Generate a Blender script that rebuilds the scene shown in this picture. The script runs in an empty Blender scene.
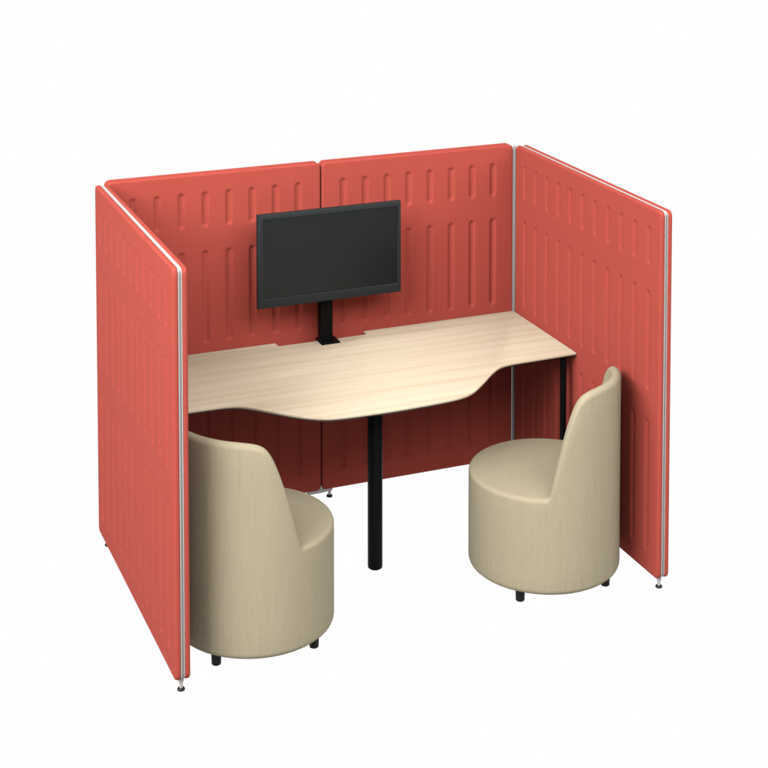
import bpy, bmesh, math
from mathutils import Matrix, Vector

scene = bpy.context.scene
COL = scene.collection

# ------------------------------------------------------------------ sizes (metres)
TOP, GAP = 1.50, 0.045            # top and bottom edge of the screens
PAD, FRAME = 0.021, 0.014         # pad thickness, frame thickness
LEFT, RIGHT, DEPTH = -0.933, 0.9325, 1.2464
DESK_Z = 0.734

# ------------------------------------------------------------------ materials
def principled(name, color, rough=0.6, spec=0.3, metallic=0.0):
    m = bpy.data.materials.new(name); m.use_nodes = True
    b = m.node_tree.nodes['Principled BSDF']
    b.inputs['Base Color'].default_value = (*color, 1)
    b.inputs['Roughness'].default_value = rough
    b.inputs['Specular IOR Level'].default_value = spec
    b.inputs['Metallic'].default_value = metallic
    return m, m.node_tree, b

def coords(nt, scale):
    tc = nt.nodes.new('ShaderNodeTexCoord'); mp = nt.nodes.new('ShaderNodeMapping')
    mp.inputs['Scale'].default_value = scale
    nt.links.new(tc.outputs['Object'], mp.inputs['Vector'])
    return mp.outputs['Vector']

def noise(nt, vec, scale, detail=3, rough=0.55):
    n = nt.nodes.new('ShaderNodeTexNoise')
    n.inputs['Scale'].default_value = scale; n.inputs['Detail'].default_value = detail
    n.inputs['Roughness'].default_value = rough
    nt.links.new(vec, n.inputs['Vector'])
    return n.outputs['Fac']

def ramp(nt, fac, stops):
    r = nt.nodes.new('ShaderNodeValToRGB')
    els = r.color_ramp.elements
    while len(els) < len(stops): els.new(0.5)
    for e, (p, c) in zip(els, stops):
        e.position = p; e.color = (*c, 1)
    nt.links.new(fac, r.inputs['Fac'])
    return r.outputs['Color']

def mix(nt, a, b, fac, mode='MIX'):
    n = nt.nodes.new('ShaderNodeMix'); n.data_type = 'RGBA'; n.blend_type = mode
    if isinstance(fac, float): n.inputs[0].default_value = fac
    else: nt.links.new(fac, n.inputs[0])
    nt.links.new(a, n.inputs[6]); nt.links.new(b, n.inputs[7])
    return n.outputs[2]

def bump(nt, bsdf, height, strength, dist):
    b = nt.nodes.new('ShaderNodeBump')
    b.inputs['Strength'].default_value = strength; b.inputs['Distance'].default_value = dist
    nt.links.new(height, b.inputs['Height']); nt.links.new(b.outputs['Normal'], bsdf.inputs['Normal'])

def mul(c, k): return tuple(x * k for x in c)

def red_fabric():
    base = (0.152, 0.0259, 0.0187)
    m, nt, b = principled('coral_wool_felt', base, 0.95, 0.05)
    v = coords(nt, (1, 1, 1))
    grain = noise(nt, v, 330, 2, 0.6)
    cloud = noise(nt, v, 7, 2)
    c1 = ramp(nt, grain, [(0.3, mul(base, 0.9)), (0.7, mul(base, 1.1))])
    c2 = ramp(nt, cloud, [(0.3, (0.97,) * 3), (0.7, (1, 1, 1))])
    nt.links.new(mix(nt, c1, c2, 1.0, 'MULTIPLY'), b.inputs['Base Color'])
    bump(nt, b, grain, 0.25, 0.0012)
    return m

def beige_fabric():
    base = (0.152, 0.1300, 0.0880)
    m, nt, b = principled('beige_ribbed_weave', base, 0.92, 0.1)
    streak = noise(nt, coords(nt, (1, 1, 0.02)), 300, 2, 0.6)
    fine = noise(nt, coords(nt, (1, 1, 0.5)), 420, 2, 0.6)
    c1 = ramp(nt, streak, [(0.3, mul(base, 0.93)), (0.7, mul(base, 1.05))])
    c2 = ramp(nt, fine, [(0.3, (0.86, 0.86, 0.86)), (0.7, (1, 1, 1))])
    nt.links.new(mix(nt, c1, c2, 1.0, 'MULTIPLY'), b.inputs['Base Color'])
    bump(nt, b, fine, 0.45, 0.0014)
    return m

def seat_fabric():
    base = (0.142, 0.1215, 0.0825)
    m, nt, b = principled('beige_seat_weave', base, 0.92, 0.1)
    streak = noise(nt, coords(nt, (1, 0.05, 1)), 150, 3, 0.6)
    fine = noise(nt, coords(nt, (1, 1, 1)), 420, 2, 0.6)
    c1 = ramp(nt, streak, [(0.3, mul(base, 0.95)), (0.7, mul(base, 1.05))])
    c2 = ramp(nt, fine, [(0.3, (0.93, 0.93, 0.93)), (0.7, (1, 1, 1))])
    nt.links.new(mix(nt, c1, c2, 1.0, 'MULTIPLY'), b.inputs['Base Color'])
    bump(nt, b, fine, 0.25, 0.001)
    return m

def wood(edge=False):
    base = (0.252, 0.210, 0.154)
    m, nt, b = principled('pale_ash_edge' if edge else 'pale_ash', base, 0.6, 0.08)
    v = coords(nt, (0.3, 9, 9))
    broad = noise(nt, v, 3.2, 3, 0.5)
    v2 = coords(nt, (0.5, 34, 34))
    fine = noise(nt, v2, 5, 4, 0.6)
    c1 = ramp(nt, broad, [(0.32, mul((0.252, 0.201, 0.141), 0.92)), (0.5, base), (0.68, mul((0.256, 0.217, 0.161), 1.04))])
    c2 = ramp(nt, fine, [(0.3, (0.95, 0.935, 0.915)), (0.65, (1, 1, 1))])
    c = mix(nt, c1, c2, 1.0, 'MULTIPLY')
    nt.links.new(c, b.inputs['Base Color'])
    return m

def plain(name, color, rough, spec=0.4, metallic=0.0, grain=None):
    m, nt, b = principled(name, color, rough, spec, metallic)
    n = noise(nt, coords(nt, (1, 1, 1)), grain or 260, 2)
    nt.links.new(ramp(nt, n, [(0.3, mul(color, 0.94)), (0.7, mul(color, 1.05))]), b.inputs['Base Color'])
    return m

RED, BEIGE, SEAT, ASH = red_fabric(), beige_fabric(), seat_fabric(), wood()
WHITE = plain('white_lacquered_aluminium', (0.192, 0.178, 0.171), 0.55)
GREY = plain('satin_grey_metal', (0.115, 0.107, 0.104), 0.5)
BLACK = plain('black_powder_coat', (0.0018, 0.0018, 0.0019), 0.40, 0.04)
RUBBER = plain('black_rubber', (0.004, 0.004, 0.004), 0.5, 0.12)
BEZEL = plain('charcoal_monitor_plastic', (0.0068, 0.0082, 0.0084), 0.5, 0.12)
GLASS = plain('matt_switched_off_panel', (0.0014, 0.0021, 0.0021), 0.30, 0.30, grain=900)

# ------------------------------------------------------------------ mesh helpers
def link_mesh(name, bm, mat, parent=None, smooth=35, weld=True):
    if weld: bmesh.ops.remove_doubles(bm, verts=bm.verts, dist=1e-6)
    bmesh.ops.recalc_face_normals(bm, faces=bm.faces)
    me = bpy.data.meshes.new(name); bm.to_mesh(me); bm.free()
    me.materials.append(mat)
    if smooth:
        me.shade_smooth()
        try: me.set_sharp_from_angle(angle=math.radians(smooth))
        except Exception: pass
    o = bpy.data.objects.new(name, me); COL.objects.link(o)
    if parent is not None: o.parent = parent
    return o

def thing(name, label, cat, loc=(0, 0, 0), rot=0.0, group=None):
    o = bpy.data.objects.new(name, None); COL.objects.link(o)
    o.empty_display_size = 0.1
    o.location = loc; o.rotation_euler = (0, 0, rot)
    o['label'] = label; o['category'] = cat
    if group: o['group'] = group
    return o

def box(bm, lo, hi, bevel=0.0, seg=2):
    r = bmesh.ops.create_cube(bm, size=1.0)
    for v in r['verts']:
        v.co = Vector(((lo[i] + hi[i]) / 2 + v.co[i] * (hi[i] - lo[i]) for i in range(3)))
    if bevel:
        es = list({e for v in r['verts'] for e in v.link_edges})
        bmesh.ops.bevel(bm, geom=es, offset=bevel, segments=seg, profile=0.5, affect='EDGES')

def lathe(bm, cx, cy, prof, n=32):
    rings = []
    for r, z in prof:
        rings.append([bm.verts.new((cx + r * math.cos(2 * math.pi * i / n), cy + r * math.sin(2 * math.pi * i / n), z)) for i in range(n)])
    for a, b in zip(rings, rings[1:]):
        for i in range(n):
            bm.faces.new((a[i], a[(i + 1) % n], b[(i + 1) % n], b[i]))
    bm.faces.new(list(reversed(rings[0]))); bm.faces.new(rings[-1])

def sstep(a, b, x):
    t = max(0.0, min(1.0, (x - a) / (b - a)))
    return t * t * (3 - 2 * t)

# ------------------------------------------------------------------ padded screen panels
RC = 0.023                         # corner radius of pads and frames
ROWS = [(1.276, 1.420), (0.778, 1.168), (0.135, 0.655)]   # z of the three rows of stitched channels
CH_W, CH_D, SOFT = 0.0118, 0.0068, 0.0150

def pad_mesh(w, h, centres, sink=CH_D):
    """A rounded cushion w x h x PAD with sunk vertical channels; local x, z in the plane, +y outwards."""
    edge = [0, 0.0006, 0.002, 0.004, 0.0065, 0.0095, 0.013, 0.018, 0.026, 0.040]
    xs = set(edge) | {w - e for e in edge}
    offs = [-0.030, -0.022, -0.0185, -0.0160, -0.0135, -0.0110, -0.0085, -0.006, -0.003, 0, 0.003, 0.006, 0.0085, 0.0110, 0.0135, 0.0160, 0.0185, 0.022, 0.030]
    for c in centres:
        xs |= {c + o for o in offs}
    xs = sorted(x for x in xs if 0 <= x <= w)
    zs = set(edge) | {h - e for e in edge}
    z_rows = [(a - GAP, b - GAP) for a, b in ROWS]
    for a, b in z_rows:
        for o in (-0.024, -0.012, -0.008, -0.004, 0, 0.003, 0.006, 0.0085, 0.011, 0.014, 0.018, 0.024, 0.03):
            zs |= {a + o, b - o}
        n = int((b - a) / 0.05)
        zs |= {a + 0.03 + (b - a - 0.06) * i / max(1, n) for i in range(n + 1)}
    zs = sorted(z for z in zs if 0 <= z <= h)
    def clean(v):
        out = [v[0]]
        for x in v[1:]:
            if x - out[-1] > 4e-4: out.append(x)
        out[-1] = v[-1]
        return out
    xs, zs = clean(xs), clean(zs)
    B = 0.05
    def inset(z):
        d = min(z, h - z)
        return 0.0 if d >= RC else RC - math.sqrt(max(0.0, RC * RC - (RC - d) ** 2))
    def px(x, z):
        i = inset(z)
        if x < B: return i + x * (B - i) / B
        if x > w - B: return w - (i + (w - x) * (B - i) / B)
        return x
    def depth_in(x, z):            # distance to the rounded-rectangle outline, inwards
        qx, qz = abs(x - w / 2) - (w / 2 - RC), abs(z - h / 2) - (h / 2 - RC)
        return RC - (math.hypot(max(qx, 0), max(qz, 0)) + min(max(qx, qz), 0.0))
    RE = 0.0088
    def height(x, z):
        d = max(0.0, depth_in(x, z))
        y = PAD if d >= RE else PAD - RE + math.sqrt(max(0.0, RE * RE - (RE - d) ** 2))
        y += 0.0016 * sstep(0.0, 0.09, d) - 0.0016
        for a, b in z_rows:
            if z < a - 0.03 or z > b + 0.03: continue
            for c in centres:
                if abs(x - c) > 0.035: continue
                zz = max(a + CH_W, min(b - CH_W, z))
                s = math.hypot(x - c, z - zz) - CH_W
                y -= sink * (1 - sstep(-SOFT * 0.55, SOFT * 0.45, s))
        return y
    bm = bmesh.new()
    grid = []
    for z in zs:
        row = []
        for x in xs:
            X = px(x, z)
            row.append(bm.verts.new((X, height(X, z), z)))
        grid.append(row)
    for j in range(len(zs) - 1):
        for i in range(len(xs) - 1):
            bm.faces.new((grid[j][i], grid[j][i + 1], grid[j + 1][i + 1], grid[j + 1][i]))
    nx, nz = len(xs), len(zs)
    loop = [grid[0][i] for i in range(nx)] + [grid[j][-1] for j in range(1, nz)] + \
           [grid[-1][i] for i in range(nx - 2, -1, -1)] + [grid[j][0] for j in range(nz - 2, 0, -1)]
    cen = Vector((w / 2, 0, h / 2))
    prev = loop
    for shrink, y in ((0.0, 0.004), (0.0012, 0.0012), (0.004, 0.0)):
        cur = []
        for v in loop:
            dx = shrink if v.co.x < w / 2 else -shrink
            dz = shrink if v.co.z < h / 2 else -shrink
            cur.append(bm.verts.new((v.co.x + dx, y, v.co.z + dz)))
        for i in range(len(loop)):
            k = (i + 1) % len(loop)
            bm.faces.new((prev[i], prev[k], cur[k], cur[i]))
        prev = cur
    bm.faces.new(prev)
    bmesh.ops.dissolve_degenerate(bm, dist=1e-7, edges=bm.edges)
    return bm

def frame_mesh(w, h, drop, back, channel=True):
    """White edge frame: a thin rounded-rectangle hoop with a shallow slot along its upright edges; y = 0 is mid-thickness."""
    path = []
    ins = 0.0018 + back
    for cx, cz, a0 in ((w - RC, RC, -90), (w - RC, h - RC, 0), (RC, h - RC, 90), (RC, RC, 180)):
        for i in range(9):
            a = math.radians(a0 + 90 * i / 8)
            path.append((cx + (RC - ins) * math.cos(a), cz + (RC - ins) * math.sin(a) - drop * sstep(0.0, 1.0, math.sin(a)), math.cos(a), math.sin(a)))
    t = FRAME / 2
    bm = bmesh.new(); rings = []
    for x, z, nx, nz in path:
        d = 0.0005 + (0.003 * sstep(0.6, 1.0, abs(nx)) if channel else 0)
        prof = [(-0.022, -t), (-0.0006, -t), (0, -t + 0.0006), (0, -t + 0.0030), (-d, -t + 0.0032), (-d, t - 0.0032), (0, t - 0.0030), (0, t - 0.0006), (-0.0006, t), (-0.022, t)]
        rings.append([bm.verts.new((x + nx * o, y, z + nz * o)) for o, y in prof])
    for i in range(len(rings)):
        a, b = rings[i], rings[(i + 1) % len(rings)]
        n = len(a)
        for k in range(n):
            fc = bm.faces.new((a[k], a[(k + 1) % n], b[(k + 1) % n], b[k]))
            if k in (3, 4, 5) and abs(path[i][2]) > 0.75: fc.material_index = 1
    return bm

def place(bm, origin, u, out):
    """Move a panel mesh so that local x runs along u, local y along out, local z up, from origin."""
    u, out = Vector(u), Vector(out)
    M = Matrix(((u.x, out.x, 0, origin[0]), (u.y, out.y, 0, origin[1]), (u.z, out.z, 1, origin[2]), (0, 0, 0, 1)))
    bm.transform(M)
    return bm

H = TOP - GAP

def foot(root, x, y):
    bm = bmesh.new()
    lathe(bm, x, y, [(0.0062, 0.009), (0.0066, 0.024), (0.0090, 0.030), (0.0095, GAP + 0.002)], 20)
    f = link_mesh('foot_post', bm, WHITE, root)
    bm = bmesh.new()
    lathe(bm, x, y, [(0.0125, 0.0), (0.0135, 0.002), (0.0135, 0.005), (0.011, 0.0085), (0.005, 0.0095)], 24)
    link_mesh('glide', bm, RUBBER, f)

def screen(label, length, start, along, inward, centres, feet, base, drop=0.0, back=0.0):
    """A double-sided padded screen. start: the corner on the mid-plane of the frame; inward: unit vector to the booth's inside."""
    root = thing('acoustic_screen', label, 'screen', base, 0.0, 'padded red screens round the booth')
    inv = Matrix.Translation(-Vector(base))
    s, a, n = Vector(start), Vector(along), Vector(inward)
    parts = []
    bm = place(pad_mesh(length, H, centres), s + n * (FRAME / 2 + 0.0006), a, n); bm.transform(inv)
    link_mesh('fabric_pad', bm, RED, root, 60)
    bm = place(pad_mesh(length, H, centres, 0.0042), s - n * (FRAME / 2 + 0.0006), a, -n); bm.transform(inv)
    link_mesh('fabric_pad', bm, RED, root, 60)
    bm = place(frame_mesh(length, H, drop, back), s, a, n); bm.transform(inv)
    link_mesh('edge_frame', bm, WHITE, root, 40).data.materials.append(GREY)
    for fx, fy in feet: foot(root, fx - base[0], fy - base[1])
    return root

mid_l = LEFT - PAD - FRAME / 2
mid_r = RIGHT + PAD + FRAME / 2
mid_b = PAD + FRAME / 2
side_c = [0.105 + 0.1058 * i for i in range(11)]
S0 = -0.006                        # the side screens start just behind the face of the back screens
left_screen = screen('red padded screen on the left, its outer side and white front edge facing the camera',
       DEPTH + S0, (mid_l, S0, GAP), (0, -1, 0), (1, 0, 0), [c + S0 for c in side_c],
       [(mid_l, -1.216), (mid_l, -0.062)], (mid_l, -DEPTH / 2, 0), 0.0012)
right_screen = screen('red padded screen on the right, behind the chair at the right end of the desk',
       DEPTH + S0, (mid_r, S0, GAP), (0, -1, 0), (-1, 0, 0), [c + S0 for c in side_c],
       [(mid_r, -1.216), (mid_r, -0.062)], (mid_r, -DEPTH / 2, 0), 0.0015)
X_L, X_R = -0.938, 0.9285
GAPX = 0.0022
wl, wr = -X_L - GAPX, X_R - GAPX
back_l = screen('red padded back screen between the left screen and the seam behind the monitor',
       wl, (X_L, mid_b, GAP), (1, 0, 0), (0, -1, 0), [-X_L - 0.106 - 0.1033 * i for i in range(7, -1, -1)],
       [(-0.052, mid_b)], (X_L / 2, mid_b, 0), 0.0, 0.014)
back_r = screen('red padded back screen between the seam behind the monitor and the right corner post',
       wr, (GAPX, mid_b, GAP), (1, 0, 0), (0, -1, 0), [0.0985 + 0.1033 * i for i in range(8)],
       [(0.045, mid_b)], (X_R / 2, mid_b, 0), 0.0, 0.014)

# grey corner posts that join side and back screens
def corner_post(root, x, y):
    bm = bmesh.new(); box(bm, (x - 0.0055, y - 0.0055, GAP + 0.003), (x + 0.0055, y + 0.0055, TOP - 0.008), 0.001)
    bm.transform(Matrix.Translation(-Vector(root.location)))
    link_mesh('corner_post', bm, GREY, root)
corner_post(right_screen, 0.9355, 0.0045)
# bracket between the two middle feet, with a small peak under the seam
def bracket(root):
    pts = [(-0.060, 0.0335), (-0.045, 0.030), (0.0, 0.031), (0.045, 0.034), (0.053, 0.036), (0.053, 0.0438), (0.034, 0.0440),
           (0.014, 0.0452), (0.006, 0.050), (0.0016, 0.062), (-0.0012, 0.062), (-0.006, 0.050), (-0.014, 0.0452), (-0.034, 0.0440), (-0.060, 0.0438)]
    bm = bmesh.new()
    f = bm.faces.new([bm.verts.new((x, mid_b - 0.018, z)) for x, z in pts])
    r = bmesh.ops.extrude_face_region(bm, geom=[f])
    for v in r['geom']:
        if isinstance(v, bmesh.types.BMVert): v.co.y += 0.030
    bm.transform(Matrix.Translation(-Vector(root.location)))
    link_mesh('foot_bracket', bm, WHITE, root)
bracket(back_r)

# ------------------------------------------------------------------ desk
desk = thing('desk', 'pale wood desk with a bowed front edge and black legs, fixed inside the red booth', 'desk', (-0.006, -0.45, 0))
DX, DY = -0.006, -0.45
FRONT = [(-0.9325, -0.598), (-0.82, -0.600), (-0.72, -0.602), (-0.66, -0.603), (-0.625, -0.605), (-0.593, -0.612), (-0.560, -0.628),
         (-0.520, -0.662), (-0.465, -0.722), (-0.410, -0.780), (-0.362, -0.822), (-0.325, -0.847), (-0.290, -0.863), (-0.25, -0.872), (-0.19, -0.878),
         (-0.10, -0.882), (0.0, -0.883), (0.09, -0.880), (0.18, -0.875), (0.245, -0.868), (0.280, -0.860), (0.312, -0.848), (0.345, -0.826),
         (0.385, -0.790), (0.440, -0.735), (0.495, -0.678), (0.540, -0.638), (0.575, -0.617), (0.610, -0.608), (0.65, -0.604), (0.72, -0.602), (0.82, -0.600), (0.9285, -0.597)]

def smooth_path(pts, n):
    out = []
    for i in range(len(pts) - 1):
        p0, p1, p2, p3 = (Vector(pts[max(0, i - 1)]), Vector(pts[i]), Vector(pts[i + 1]), Vector(pts[min(len(pts) - 1, i + 2)]))
        for k in range(n):
            t = k / n
            out.append(0.5 * ((2 * p1) + (p2 - p0) * t + (2 * p0 - 5 * p1 + 4 * p2 - p3) * t * t + (3 * p1 - p0 - 3 * p2 + p3) * t ** 3))
    out.append(Vector(pts[-1]))
    return out

def arc(cx, cy, r, a0, a1, n=5):
    return [Vector((cx + r * math.cos(math.radians(a0 + (a1 - a0) * i / n)), cy + r * math.sin(math.radians(a0 + (a1 - a0) * i / n)))) for i in range(n + 1)]

def outline(ins):
    f = smooth_path(FRONT, 4)
    ns = []
    for i, q in enumerate(f):
        d = f[min(i + 1, len(f) - 1)] - f[max(i - 1, 0)]
        n = Vector((-d.y, d.x)).normalized()
        ns.append(q + n * ins)
    yb, nd = -0.0035 - ins, -0.046 - ins
    x0, x1, r = -0.213 - ins, 0.194 + ins, 0.012
    back = [Vector((0.9285 - ins, yb)), Vector((x1, yb))]
    back += arc(x1 - r, nd + r, r, 0, -90)
    back += arc(x0 + r, nd + r, r, -90, -180)
    back += [Vector((x0, yb)), Vector((-0.9325 + ins, yb))]
    pts = ns + back
    return pts

def slab(levels):
    """Stack of (inset, z) outlines joined by side faces, capped at both ends."""
    bm = bmesh.new(); rings = []
    base = outline(0.0)
    for ins, z in levels:
        pts = outline(ins)
        rings.append([bm.verts.new((q.x - DX, q.y - DY, z)) for q in pts])
    n = len(base)
    for a, b in zip(rings, rings[1:]):
        for i in range(n):
            bm.faces.new((a[i], a[(i + 1) % n], b[(i + 1) % n], b[i]))
    f1 = bm.faces.new(rings[0]); f2 = bm.faces.new(rings[-1])
    f1.normal_update(); f2.normal_update()
    bmesh.ops.triangulate(bm, faces=[f1, f2], ngon_method='EAR_CLIP')
    return bm
link_mesh('tabletop', slab([(0.0075, DESK_Z - 0.0125), (0.0060, DESK_Z - 0.0120), (0.0008, DESK_Z - 0.0082), (0.0, DESK_Z - 0.0072), (0.0, DESK_Z - 0.0018), (0.0004, DESK_Z - 0.0006), (0.0016, DESK_Z)]), ASH, desk, 40)
link_mesh('underframe', slab([(0.030, DESK_Z - 0.026), (0.0120, DESK_Z - 0.0168), (0.0095, DESK_Z - 0.0129)]), BLACK, desk, 30)
bm = bmesh.new()
lathe(bm, -0.010 - DX, -0.652 - DY, [(0.0245, 0.0), (0.0290, 0.004), (0.0298, 0.012), (0.0298, DESK_Z - 0.026)], 40)
link_mesh('leg', bm, BLACK, desk)
for sx in (0.8795, -0.8875):
    bm = bmesh.new(); box(bm, (sx - 0.0105 - DX, -0.585 - DY, 0.0), (sx + 0.0105 - DX, -0.562 - DY, DESK_Z - 0.026), 0.003)
    link_mesh('leg', bm, BLACK, desk)

# ------------------------------------------------------------------ monitor on its post
MX, MY = -0.012, -0.15            # centre and front face of the screen
mon = thing('monitor', 'black flat monitor, switched off, on a black post at the back of the desk', 'monitor', (MX, -0.07, DESK_Z))
def L(q): return (q[0] - MX, q[1] + 0.07, q[2] - DESK_Z)
x0, x1, z0, z1 = MX - 0.3235, MX + 0.3235, 0.9405, 1.3385
bt, bb = 0.021, 0.038             # bezel width, taller below
ix0, ix1, iz0, iz1 = x0 + bt + 0.002, x1 - bt + 0.006, z0 + bb, z1 - bt
bm = bmesh.new()
def rect(xa, xb, za, zb, y): return [bm.verts.new(L((x, y, z))) for x, z in ((xa, za), (xb, za), (xb, zb), (xa, zb))]
e = 0.0025
rs = [rect(ix0 + 0.001, ix1 - 0.001, iz0 + 0.001, iz1 - 0.001, MY + 0.0095), rect(ix0, ix1, iz0, iz1, MY + 0.0008), rect(ix0 - 0.0008, ix1 + 0.0008, iz0 - 0.0008, iz1 + 0.0008, MY),
      rect(x0 + e, x1 - e, z0 + e, z1 - e, MY), rect(x0 + e * .3, x1 - e * .3, z0 + e * .3, z1 - e * .3, MY + e * .3), rect(x0, x1, z0, z1, MY + e),
      rect(x0, x1, z0, z1, MY + 0.022), rect(x0 + 0.03, x1 - 0.03, z0 + 0.03, z1 - 0.03, MY + 0.034)]
for a, b in zip(rs, rs[1:]):
    for i in range(4): bm.faces.new((a[i], a[(i + 1) % 4], b[(i + 1) % 4], b[i]))
bm.faces.new(rs[-1])
link_mesh('bezel', bm, BEZEL, mon, 25)
bm = bmesh.new()
box(bm, L((ix0 + 0.0012, MY + 0.0065, iz0 + 0.0012)), L((ix1 - 0.0012, MY + 0.0092, iz1 - 0.0012)))
link_mesh('screen', bm, GLASS, mon, 0)
bm = bmesh.new(); box(bm, L((MX - 0.06, -0.117, 1.08)), L((MX + 0.06, -0.093, 1.20)), 0.003)
link_mesh('mounting_block', bm, BLACK, mon)
bm = bmesh.new(); box(bm, L((-0.036, -0.092, DESK_Z + 0.008)), L((0.018, -0.050, 1.22)), 0.002)
link_mesh('post', bm, BLACK, mon)
bm = bmesh.new()
box(bm, L((-0.038, -0.108, DESK_Z + 0.0005)), L((0.046, -0.024, DESK_Z + 0.008)), 0.002)
link_mesh('base_plate', bm, BLACK, mon)

# ------------------------------------------------------------------ tub chairs
CR = 0.300
BACK = [(0, 0.832), (20, 0.830), (29, 0.826), (34, 0.821), (38, 0.813), (41, 0.802), (44, 0.783), (48, 0.742), (53, 0.670), (59, 0.562), (65.5, 0.432), (68, 0.424), (72, 0.424), (180, 0.424)]
ZS = 0.424
def back_height(d):
    d = abs(d)
    for (a, h0), (b, h1) in zip(BACK, BACK[1:]):
        if d <= b: return h0 + (h1 - h0) * (d - a) / (b - a)
    return ZS

RIM = 0.017                        # edge radius of the seat
def chair_section(h):
    """Outer side, rim and inner face of the upholstery at one angle; seat profile is the same all round."""
    k = max(0.0, min(1.0, (h - ZS) / 0.40))
    s = sstep(0.0, 0.25, k)
    rt = RIM + 0.003 * s
    zb = 0.046
    outer = [(0.02, zb), (CR - 0.05, zb), (CR - 0.022, zb + 0.0008), (CR - 0.011, zb + 0.004), (CR - 0.004, zb + 0.010), (CR - 0.001, zb + 0.017), (CR, zb + 0.026)]
    for i in range(1, 9): outer.append((CR, zb + 0.026 + (h - rt - zb - 0.026) * i / 8))
    A = math.radians(90 + 84 * s)
    for i in range(1, 11):
        a = A * i / 10
        outer.append((CR - rt + rt * math.cos(a), h - rt + rt * math.sin(a)))
    re = CR - rt - 0.0002 - (0.050 + 0.022 * k) * s
    ze = ZS - 0.030 * s
    r0, zz0 = outer[-1]
    for i in range(1, 9):
        t = i / 8
        outer.append((r0 + (re - r0) * (t ** 1.1), zz0 + (ze - zz0) * t))
    seat = []
    rs = CR - RIM - 0.0002
    for i in range(0, 15):
        t = i / 14
        seat.append((rs * (1 - t), ZS + 0.016 * (1 - (1 - t) ** 2.4)))
    return outer, seat

angles = sorted(set([i * 1.0 for i in range(-80, 81)] + [a for i in range(-80, 81) for a in [i + 0.5] if 40 <= abs(i) <= 68] + [float(a) for a in range(-180, 180, 4) if abs(a) > 80]))
def smooth_h(d):
    w = [back_height(d + o) for o in (-2, -1.3, -0.7, 0, 0.7, 1.3, 2)] if abs(d) < 62 else [back_height(d + o) for o in (-0.6, 0, 0.6)]
    return sum(w) / len(w)

def chair_meshes():
    shell, seat = bmesh.new(), bmesh.new()
    S1, S2 = [], []
    for d in angles:
        o, s = chair_section(smooth_h(d))
        c, n = math.cos(math.radians(d)), math.sin(math.radians(d))
        S1.append([shell.verts.new((r * c, r * n, z)) for r, z in o])
        S2.append([seat.verts.new((max(r, 0.0) * c, max(r, 0.0) * n, z)) for r, z in s])
    for bm, S in ((shell, S1), (seat, S2)):
        for i in range(len(S)):
            a, b = S[i], S[(i + 1) % len(S)]
            for k in range(len(a) - 1):
                bm.faces.new((a[k], b[k], b[k + 1], a[k + 1]))
    bmesh.ops.remove_doubles(seat, verts=seat.verts, dist=1e-6)
    bmesh.ops.holes_fill(shell, edges=[e for e in shell.edges if e.is_boundary and all(v.co.z < 0.06 for v in e.verts)], sides=0)
    return shell, seat

chair = thing('tub_chair', 'beige tub chair on the left, seen from behind, its back against the left red screen', 'chair',
              (-0.608, -0.93, 0), math.radians(180 + 41.5), 'beige tub chairs at the desk')
sh, se = chair_meshes()
link_mesh('upholstered_shell', sh, BEIGE, chair, 70, weld=False)
link_mesh('seat', se, SEAT, chair, 70, weld=False)
for i in range(4):
    a = math.radians(90 * i)
    bm = bmesh.new()
    lathe(bm, 0.257 * math.cos(a), 0.257 * math.sin(a), [(0.0155, 0.0), (0.0172, 0.002), (0.0188, 0.0468)], 20)
    link_mesh('leg', bm, RUBBER, chair)
chair2 = chair.copy(); COL.objects.link(chair2)
chair2['label'] = 'beige tub chair on the right, seen from its side, by the right red screen'
chair2.location = (0.603, -0.93, 0); chair2.rotation_euler = (0, 0, math.radians(-48))
for ch in list(chair.children):
    c = ch.copy(); COL.objects.link(c); c.parent = chair2

# ------------------------------------------------------------------ floor: plain white surface, with a glow added to keep it shadowless white
fm = bpy.data.materials.new('white_floor_added_glow'); fm.use_nodes = True
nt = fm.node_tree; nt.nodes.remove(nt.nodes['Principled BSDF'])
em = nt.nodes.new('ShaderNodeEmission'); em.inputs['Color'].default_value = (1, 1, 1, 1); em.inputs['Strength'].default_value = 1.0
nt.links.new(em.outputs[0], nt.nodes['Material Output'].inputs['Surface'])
bm = bmesh.new()
vs = [bm.verts.new(q) for q in ((-60, -40, 0), (60, -40, 0), (60, 90, 0), (-60, 90, 0))]
bm.faces.new(vs)
fl = link_mesh('floor', bm, fm, None, 0); fl['kind'] = 'structure'

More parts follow.
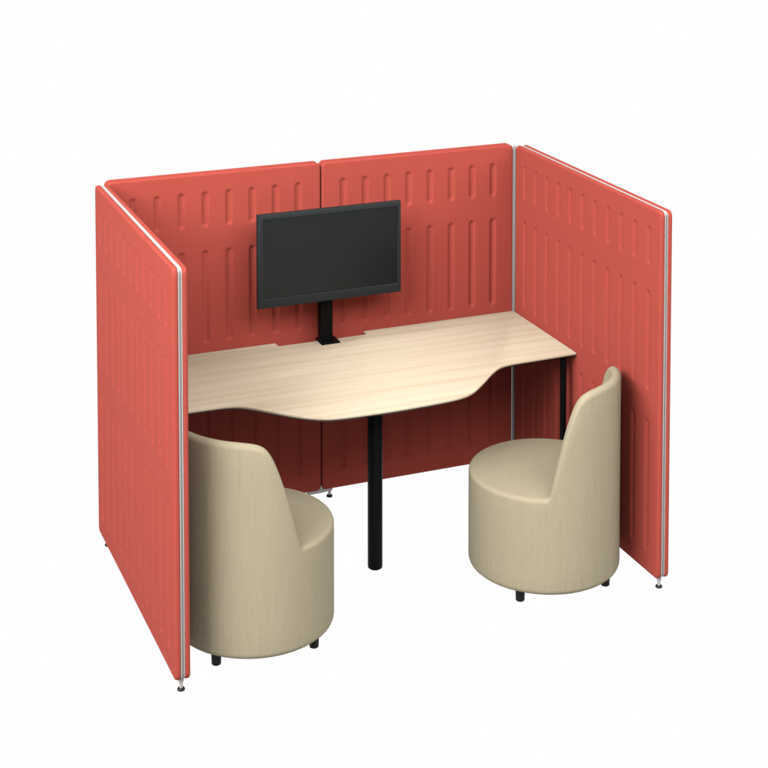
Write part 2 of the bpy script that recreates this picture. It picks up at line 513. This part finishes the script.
# ------------------------------------------------------------------ light
world = bpy.data.worlds.new('World'); scene.world = world; world.use_nodes = True
bg = world.node_tree.nodes['Background']
bg.inputs['Color'].default_value = (1.0, 1.0, 1.0, 1); bg.inputs['Strength'].default_value = 0.6

def softbox(name, loc, target, sx, sy, radiance, color=(1, 1, 1)):
    l = bpy.data.lights.new(name, 'AREA'); l.shape = 'RECTANGLE'; l.size = sx; l.size_y = sy
    l.energy = radiance * math.pi * sx * sy; l.color = color
    o = bpy.data.objects.new(name, l); COL.objects.link(o)
    o.location = loc
    o.rotation_euler = (Vector(target) - Vector(loc)).to_track_quat('-Z', 'Y').to_euler()
    return o
softbox('overhead_softbox', (-0.3, -1.8, 5.2), (0, -0.8, 0.7), 5.0, 4.5, 2.0)
softbox('front_softbox', (0.4, -6.5, 6.1), (0, -0.8, 0.8), 7.0, 3.4, 14.5)
softbox('side_softbox', (-6.0, -3.3, 5.6), (-0.4, -0.6, 0.8), 6.4, 5.0, 29.5)
softbox('right_softbox', (5.5, -5.6, 4.6), (0, -0.8, 0.6), 4.5, 3.5, 11.0)

# ------------------------------------------------------------------ camera (perspective with a lens shift: uprights stay upright)
cam = bpy.data.cameras.new('Camera'); co = bpy.data.objects.new('Camera', cam); COL.objects.link(co)
yaw, pitch = 0.38543, 0.06290
f = Vector((math.sin(yaw) * math.cos(pitch), math.cos(yaw) * math.cos(pitch), -math.sin(pitch)))
r = Vector((math.cos(yaw), -math.sin(yaw), 0)); u = r.cross(f)
co.matrix_world = Matrix(((r.x, u.x, -f.x, -2.37547), (r.y, u.y, -f.y, -6.57703), (r.z, u.z, -f.z, 3.16660), (0, 0, 0, 1)))
cam.sensor_width = 36.0; cam.lens = 1637.016 / 768 * 36.0
cam.shift_x = 0.0; cam.shift_y = (-120.319 - 384) / 768
cam.clip_start = 0.1; cam.clip_end = 400
scene.camera = co
scene.render.resolution_x = scene.render.resolution_y = 1024
scene.view_settings.view_transform = 'Standard'; scene.view_settings.look = 'None'
scene.view_settings.exposure = 0.0; scene.view_settings.gamma = 1.0
